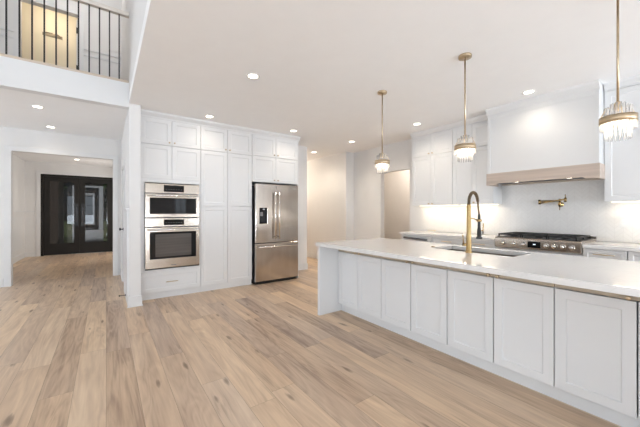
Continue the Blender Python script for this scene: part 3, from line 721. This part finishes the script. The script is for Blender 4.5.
for xx in (0.3, HW-0.3): B().lathe([(0, 0.034), (0.03, 0.034), (0.03, 0.0398), (0, 0.0398)], 16, (xx, 0.15, 0)).link('hood_light', LAMPON, hd)

# pot filler on the backsplash, local x to -Y, y into wall, origin at wall flange
pf = thing('pot_filler', 'folded brass pot filler mounted on the tile above the rangetop', 'faucet', (4.938, 1.34, 1.41), RZ)
B().lathe([(0, 0), (0.032, 0), (0.032, -0.008), (0.014, -0.012), (0.014, -0.06), (0, -0.06)], 18, (0.0, 0, -0.03), 'y').link('flange', FBRASS, pf)
B().tube([(0, -0.05, -0.06), (0, -0.05, 0.045)], 0.013, 12).tube([(0, -0.05, 0.02), (-0.22, -0.075, 0.02)], 0.010, 10).tube([(-0.22, -0.075, 0.04), (-0.22, -0.075, -0.025)], 0.015, 12).link('arm', FBRASS, pf)
B().tube([(-0.22, -0.075, -0.008), (0.075, -0.11, 0.035)], 0.010, 10).tube([(0.075, -0.11, 0.055), (0.075, -0.11, 0.0)], 0.014, 12).link('arm', FBRASS, pf)
B().tube([(0.075, -0.11, 0.05), (0.075, -0.115, 0.10)], 0.005, 8).link('lever', FBRASS, pf)
B().tube([(0, -0.05, -0.055), (0, -0.055, -0.105)], [0.006, 0.004], 8).link('lever', FBRASS, pf)
op = thing('outlet_plate', 'white outlet plate on the tile right of the rangetop', 'outlet', (4.938, 0.745, 1.16), RZ)
B().box(-0.038, 0.038, -0.008, 0, -0.06, 0.06).link('plate', TRIM, op, bevel=0.002)
for zz in (-0.022, 0.022): B().box(-0.016, 0.016, -0.0095, -0.008, zz-0.014, zz+0.014).link('socket', PLASTIC, op)
br = B().tube([(0, 0, 0.03), (0, -0.17, 0.03)], 0.0055, 8).tube([(0, -0.03, 0.03), (0, -0.03, 0.0)], 0.0045, 8).tube([(0, -0.14, 0.03), (0, -0.14, 0.0)], 0.0045, 8).link('bar_pull', BRASS, None, (4.80, 3.28, 0.92))
tag(br, 'short brass bar pull lying on the back counter below the left upper cabinet', 'handle')

# ------------------------------------------------------------------ pendants
def pendant(loc, label):
    t = thing('pendant_light', label, 'lamp', loc, 0, 'pendants over the island')
    zc = -CZ   # heights given from the floor
    def H(z): return z + zc
    B().lathe([(0, H(2.74)), (0.056, H(2.74)), (0.058, H(2.735)), (0.056, H(2.716)), (0.012, H(2.713)), (0, H(2.713))], 24).link('canopy', ABRASS, t)
    B().tube([(0, 0, H(2.72)), (0, 0, H(1.99))], 0.0068, 10).link('stem', ABRASS, t)
    hub = B().lathe([(0, H(2.00)), (0.012, H(2.00)), (0.020, H(1.985)), (0.020, H(1.95)), (0.010, H(1.94)), (0, H(1.94))], 16)
    for k in range(4):
        a = k*PI/2+0.4
        hub.tube([(0, 0, H(1.955)), (0.055*math.cos(a), 0.055*math.sin(a), H(1.965)), (0.086*math.cos(a), 0.086*math.sin(a), H(1.90))], 0.0035, 6)
    hub.link('hub', BRASS, t)
    B().lathe([(0.0895, H(1.858)), (0.092, H(1.858)), (0.092, H(1.903)), (0.0895, H(1.903)), (0.0895, H(1.858))], 36).link('band', ABRASS, t)
    B().lathe([(0, H(1.862)), (0.044, H(1.862)), (0.046, H(1.865)), (0.046, H(1.892)), (0, H(1.892))], 28).link('diffuser', DIFF, t)
    rod_me = {}
    def rods(n, r, z0, z1, rr):
        first = None
        for k in range(n):
            a = 2*PI*k/n
            x, y = r*math.cos(a), r*math.sin(a)
            if first is None:
                first = B().lathe([(0, z0), (rr*0.7, z0), (rr, z0+0.003), (rr, z1-0.003), (rr*0.7, z1), (0, z1)], 8).link('glass_rod', GLASS, t, (x, y, 0))
            else:
                c = first.copy(); COL.objects.link(c); c.parent = t; c.location = (x, y, 0)
    rods(26, 0.082, H(1.815), H(1.898), 0.006)
    rods(18, 0.060, H(1.752), H(1.858), 0.006)
    rods(20, 0.064, H(1.903), H(1.965), 0.0055)
    rods(10, 0.034, H(1.903), H(1.990), 0.0055)
    return t
PX = 2.72
p1 = pendant((PX, 2.485, CZ), 'brass and glass rod pendant over the far end of the island')
dup(p1, (PX, 1.46, CZ), 'brass and glass rod pendant over the middle of the island, above the faucet')
dup(p1, (PX, 0.439, CZ), 'brass and glass rod pendant nearest the camera, at the right edge')
def point(name, loc, w, col=(1, 0.84, 0.64), r=0.03):
    d = bpy.data.lights.new(name, 'POINT'); d.energy = w; d.color = col; d.shadow_soft_size = r
    o = bpy.data.objects.new(name, d); COL.objects.link(o); o.location = loc; return o
for y in (2.485, 1.46, 0.439): point('pendant_bulb', (PX, y, 1.845), 1.7, r=0.03)

# ------------------------------------------------------------------ recessed lights
def can(loc, label, first=None):
    if first is None:
        t = thing('recessed_light', label, 'ceiling light', loc, 0, 'recessed ceiling lights')
        B().lathe([(0.050, -0.004), (0.070, -0.004), (0.072, 0.0), (0.050, 0.0), (0.050, -0.004)], 28).link('trim_ring', PLASTIC, t)
        B().lathe([(0, -0.003), (0.0495, -0.003), (0.0495, -0.0005), (0, -0.0005)], 28).link('lens', LAMPON, t)
        return t
    return dup(first, loc, label)
cans = [((1.28, 3.01), 'recessed light in the middle of the kitchen ceiling, largest on the left'),
        ((1.28, 4.66), 'recessed light in the ceiling close to the oven tower'),
        ((2.73, 4.60), 'recessed light in the ceiling in front of the refrigerator'),
        ((4.10, 5.95), 'recessed light in the ceiling of the back hallway'),
        ((4.12, 4.60), 'recessed light in the ceiling before the plain doorway'),
        ((4.17, 3.05), 'recessed light in the ceiling near the left upper cabinets'),
        ((4.17, 1.45), 'recessed light in the ceiling right in front of the range hood'),
        ((-0.77, 5.62), 'recessed light under the balcony nearest the fascia'),
        ((-0.77, 6.82), 'recessed light under the balcony nearest the foyer opening'),
        ((-0.66, 10.6), 'recessed light in the foyer ceiling before the dark doors'),
        ]
first = None
for i, ((x, y), lab) in enumerate(cans):
    c = can((x, y, CZ), lab, first); first = first or c
    d = bpy.data.lights.new('recessed_bulb', 'SPOT'); d.energy = {1: 7, 2: 9, 3: 30, 4: 30, 5: 22, 6: 9, 9: 20, 7: 9, 8: 9}.get(i, 4.5); d.color = (1.0, 0.88, 0.72); d.spot_size = math.radians(150); d.spot_blend = 0.9; d.shadow_soft_size = 0.05
    o = bpy.data.objects.new('recessed_bulb', d); COL.objects.link(o); o.location = (x, y, CZ-0.02)
point('hallway_lamp', (3.7, 7.6, 2.2), 40, (1.0, 0.86, 0.7), 0.15)  # unseen light without a fitting, lifts the hallway wall
point('pantry_lamp', (5.7, 4.6, 2.4), 17, (1.0, 0.9, 0.8), r=0.1)  # no fitting; unseen fill for the room behind the doorway
point('bath_lamp', (-0.9, 7.95, 5.3), 9, (1, 0.86, 0.66), 0.1)  # unseen source in the upstairs room, no fitting modelled
point('upper_hall_lamp', (-0.4, 6.2, 5.4), 10, (1, 0.93, 0.86), 0.1)  # unseen fill over the upper hall, without a fitting

# ------------------------------------------------------------------ balcony railing
rl = thing('balcony_railing', 'upstairs railing with black balusters and a pale wooden handrail', 'railing', (-1.6, 4.765, UZ-0.012))
B().box(-3.85, 1.848, -0.025, 0.03, 0.0, 0.035).link('bottom_rail', PALEOAK, rl, bevel=0.002)
B().prism([(-0.03, 0.90), (0.03, 0.90), (0.033, 0.93), (0.024, 0.955), (-0.024, 0.955), (-0.033, 0.93)], -3.85, 1.848, 'x').link('handrail', mat('pale_painted_wood', (0.74, 0.69, 0.63), 0.45), rl)
fb = None
for k in range(54):
    x = 0.14 - 0.105*k + 1.6
    if x < -3.83: break
    if fb is None:
        fb = B().box(-0.0075, 0.0075, -0.0075, 0.0075, 0.035, 0.90).link('baluster', BLACK, rl, (x, 0, 0))
    else:
        c = fb.copy(); COL.objects.link(c); c.parent = rl; c.location = (x, 0, 0)

# upstairs door, opened into the room
d3 = struct('door_3', B().box(-0.47, -0.432, 7.44, 8.2, UZ, 5.02), TRIM, label='white upstairs door standing open behind the railing', cat='door', bevel=0.003)
for zz in (3.28, 4.07, 4.80): B().box(-0.4705, -0.445, 7.405, 7.44, zz-0.05, zz+0.05).link('hinge', BLACK, d3)
tb = thing('towel_bar', 'curved metal towel bar on the cream wall through the upstairs doorway', 'towel bar', (-0.93, 8.5, 5.05))
B().tube([(-0.13, -0.01, 0), (-0.13, -0.05, 0.0), (-0.09, -0.075, 0.012), (0, -0.08, 0.014), (0.09, -0.075, 0.012), (0.13, -0.05, 0), (0.13, -0.01, 0)], 0.010, 8).link('bar', OSTEEL, tb)
B().box(-0.16, 0.16, -0.012, 0.0, -0.03, 0.03).link('back_plate', mat('bath_plate', (0.30, 0.25, 0.18), 0.5), tb)

# partition wall door, door stop
d4 = struct('door_4', B().box(0.255, 0.295, 5.785, 6.555, 0.008, 2.045), TRIM, label='white door in the side of the partition wall', cat='door', bevel=0.003)
B().lathe([(0, 0.0), (0.026, 0.0), (0.026, -0.006), (0.010, -0.010), (0.010, -0.035), (0.026, -0.045), (0.026, -0.058), (0.016, -0.066), (0, -0.066)], 16, (0.255, 6.48, 0.97), 'x').link('door_knob', BLACK, d4)
for zz in (0.25, 1.05, 1.80): B().box(0.236, 0.2545, 5.775, 5.79, zz-0.045, zz+0.045).link('hinge', BLACK, d4)
ds = B().tube([(0, 0, 0), (-0.075, 0, 0)], 0.006, 8).lathe([(0.0, 0), (0.016, 0), (0.016, -0.005), (0, -0.005)], 12, (0, 0, 0), 'x').lathe([(0, -0.072), (0.011, -0.072), (0.011, -0.088), (0, -0.088)], 12, (0, 0, 0), 'x').link('door_stop', BLACK, None, (0.234, 5.15, 0.075))
tag(ds, 'black spring door stop on the baseboard of the partition wall', 'door stop')

# ------------------------------------------------------------------ front doors
fr = B().slab(-1.55, 0.22, 0, 2.40, 11.77, 11.87, holes=[(-1.49, 0.16, -1, 2.34)], axis='y')
d1 = struct('trim_12', fr, BRONZE, label='dark bronze frame of the double entry doors', cat='door frame')
def leaf(n, x0, x1, hinge, lab):
    gx0, gx1 = x0+0.13, x1-0.13
    d_ = struct('door_%d' % n, B().slab(x0, x1, 0.01, 2.335, 11.79, 11.85, holes=[(gx0, gx1, 0.34, 2.20)], axis='y'), BRONZE, label=lab, cat='door', bevel=0.004)
    B().box(gx0, gx1, 11.815, 11.825, 0.34, 2.20).link('glass_pane', TINT, d_)
    B().slab(x0+0.10, x1-0.10, 0.31, 2.23, 11.78, 11.79, holes=[(gx0+0.002, gx1-0.002, 0.342, 2.198)], axis='y').link('glazing_bead', BRONZE, d_)
    hx = x1-0.075 if hinge == 'l' else x0+0.075
    B().box(hx-0.045, hx+0.045, 11.772, 11.79, 0.85, 1.55).link('handle_plate', BLACK, d_)
    B().tube([(hx, 11.775, 0.98), (hx, 11.735, 0.98), (hx, 11.735, 1.42), (hx, 11.775, 1.42)], 0.011, 8).link('pull_handle', DSTEEL, d_)
leaf(1, -1.488, -0.666, 'l', 'left leaf of the dark bronze glazed entry doors')
leaf(2, -0.664, 0.158, 'r', 'right leaf of the dark bronze glazed entry doors')

# ------------------------------------------------------------------ outside the entry
struct('floor_porch', B().box(-5, 4, 11.9, 14.2, -0.12, -0.02), PAVE, label='concrete porch outside the entry doors', cat='porch')
struct('ground', B().box(-30, 30, 14.2, 60, -0.2, -0.1), GRASS, label='lawn outside the entry doors', cat='lawn')
struct('ceiling_porch', B().box(-5, 4, 11.9, 14.4, 2.9, 3.0), BRICK, label='dark porch ceiling outside the entry doors', cat='ceiling')
def post(x, lab):
    t = thing('porch_post', lab, 'post', (x, 13.9, -0.02))
    B().box(-0.07, 0.07, -0.07, 0.07, 0.02, 2.9).link('shaft', TRIM, t)
    B().box(-0.10, 0.10, -0.10, 0.10, 0, 0.25).link('plinth', TRIM, t)
    B().box(-0.10, 0.10, -0.10, 0.10, 2.75, 2.919).link('capital', TRIM, t)
post(-1.30, 'white porch post seen through the left entry door')
fe = thing('garden_fence', 'dark brown board fence seen through the left entry door', 'fence', (-4.0, 16.4, -0.1))
for k in range(26): B().box(-2.0+k*0.17, -2.0+k*0.17+0.16, 0, 0.03, 0.05, 2.9).link('board', BRICK, fe)
for zz in (0.3, 2.5): B().box(-2.0, 2.42, 0.03, 0.08, zz, zz+0.1).link('rail', BRICK, fe)
gp = thing('garden_portal', 'pale framed portal with black nested frames seen through the right entry door', 'portal', (-0.62, 16.0, -0.1))  # stands in for the nested frame pattern in the door glass
B().slab(-0.52, 0.52, 0.0, 2.62, 0, 0.25, holes=[(-0.36, 0.36, 0.62, 2.42)], axis='y').link('surround', TRIM, gp, bevel=0.01)
B().slab(-0.36, 0.36, 0.62, 2.42, 0.05, 0.2, holes=[(-0.22, 0.22, 0.85, 2.2)], axis='y').link('outer_frame', BLACK, gp)
B().slab(-0.22, 0.22, 0.85, 2.2, 0.03, 0.2, holes=[(-0.15, 0.15, 0.95, 2.1)], axis='y').link('inner_frame', TRIM, gp)
B().box(-0.15, 0.15, 0.12, 0.2, 0.95, 2.1).link('panel', BLACK, gp)
B().box(-0.60, 0.60, -0.06, 0.3, 2.62, 2.74).link('lintel', BLACK, gp)
struct('floor_path', B().box(-1.1, 0.6, 14.2, 16.0, -0.1, -0.06), PAVE, label='pale path outside the right entry door', cat='path')
def tree(x, y, h, lab):
    t = thing('tree', lab, 'tree', (x, y, -0.1))
    B().tube([(0, 0, 0), (0.05, 0, h*0.35), (0, 0.05, h*0.6)], [0.2, 0.15, 0.08], 10).link('trunk', BARK, t)
    bm_ = B(); rnd = random.Random(int(x*100))
    for k in range(900):
        a = rnd.uniform(0, 2*PI); u = rnd.uniform(-1, 1); r = rnd.random()**0.4*h*0.32
        p = Vector((r*math.cos(a)*math.sqrt(1-u*u), r*math.sin(a)*math.sqrt(1-u*u), h*0.68 + r*u*1.1))
        q = Vector((rnd.gauss(0, 1), rnd.gauss(0, 1), rnd.gauss(0, 1))).normalized()*0.16; w_ = q.orthogonal().normalized()*0.10
        vs = [bm_.bm.verts.new(p+d) for d in (-q, w_, q, -w_)]; bm_.bm.faces.new(vs)
    bm_.link('crown', LEAF, t)
tree(-2.9, 18.6, 4.6, 'leafy tree on the lawn seen through the left entry door')
tree(0.7, 18.6, 4.4, 'leafy tree on the lawn seen through the right entry door')
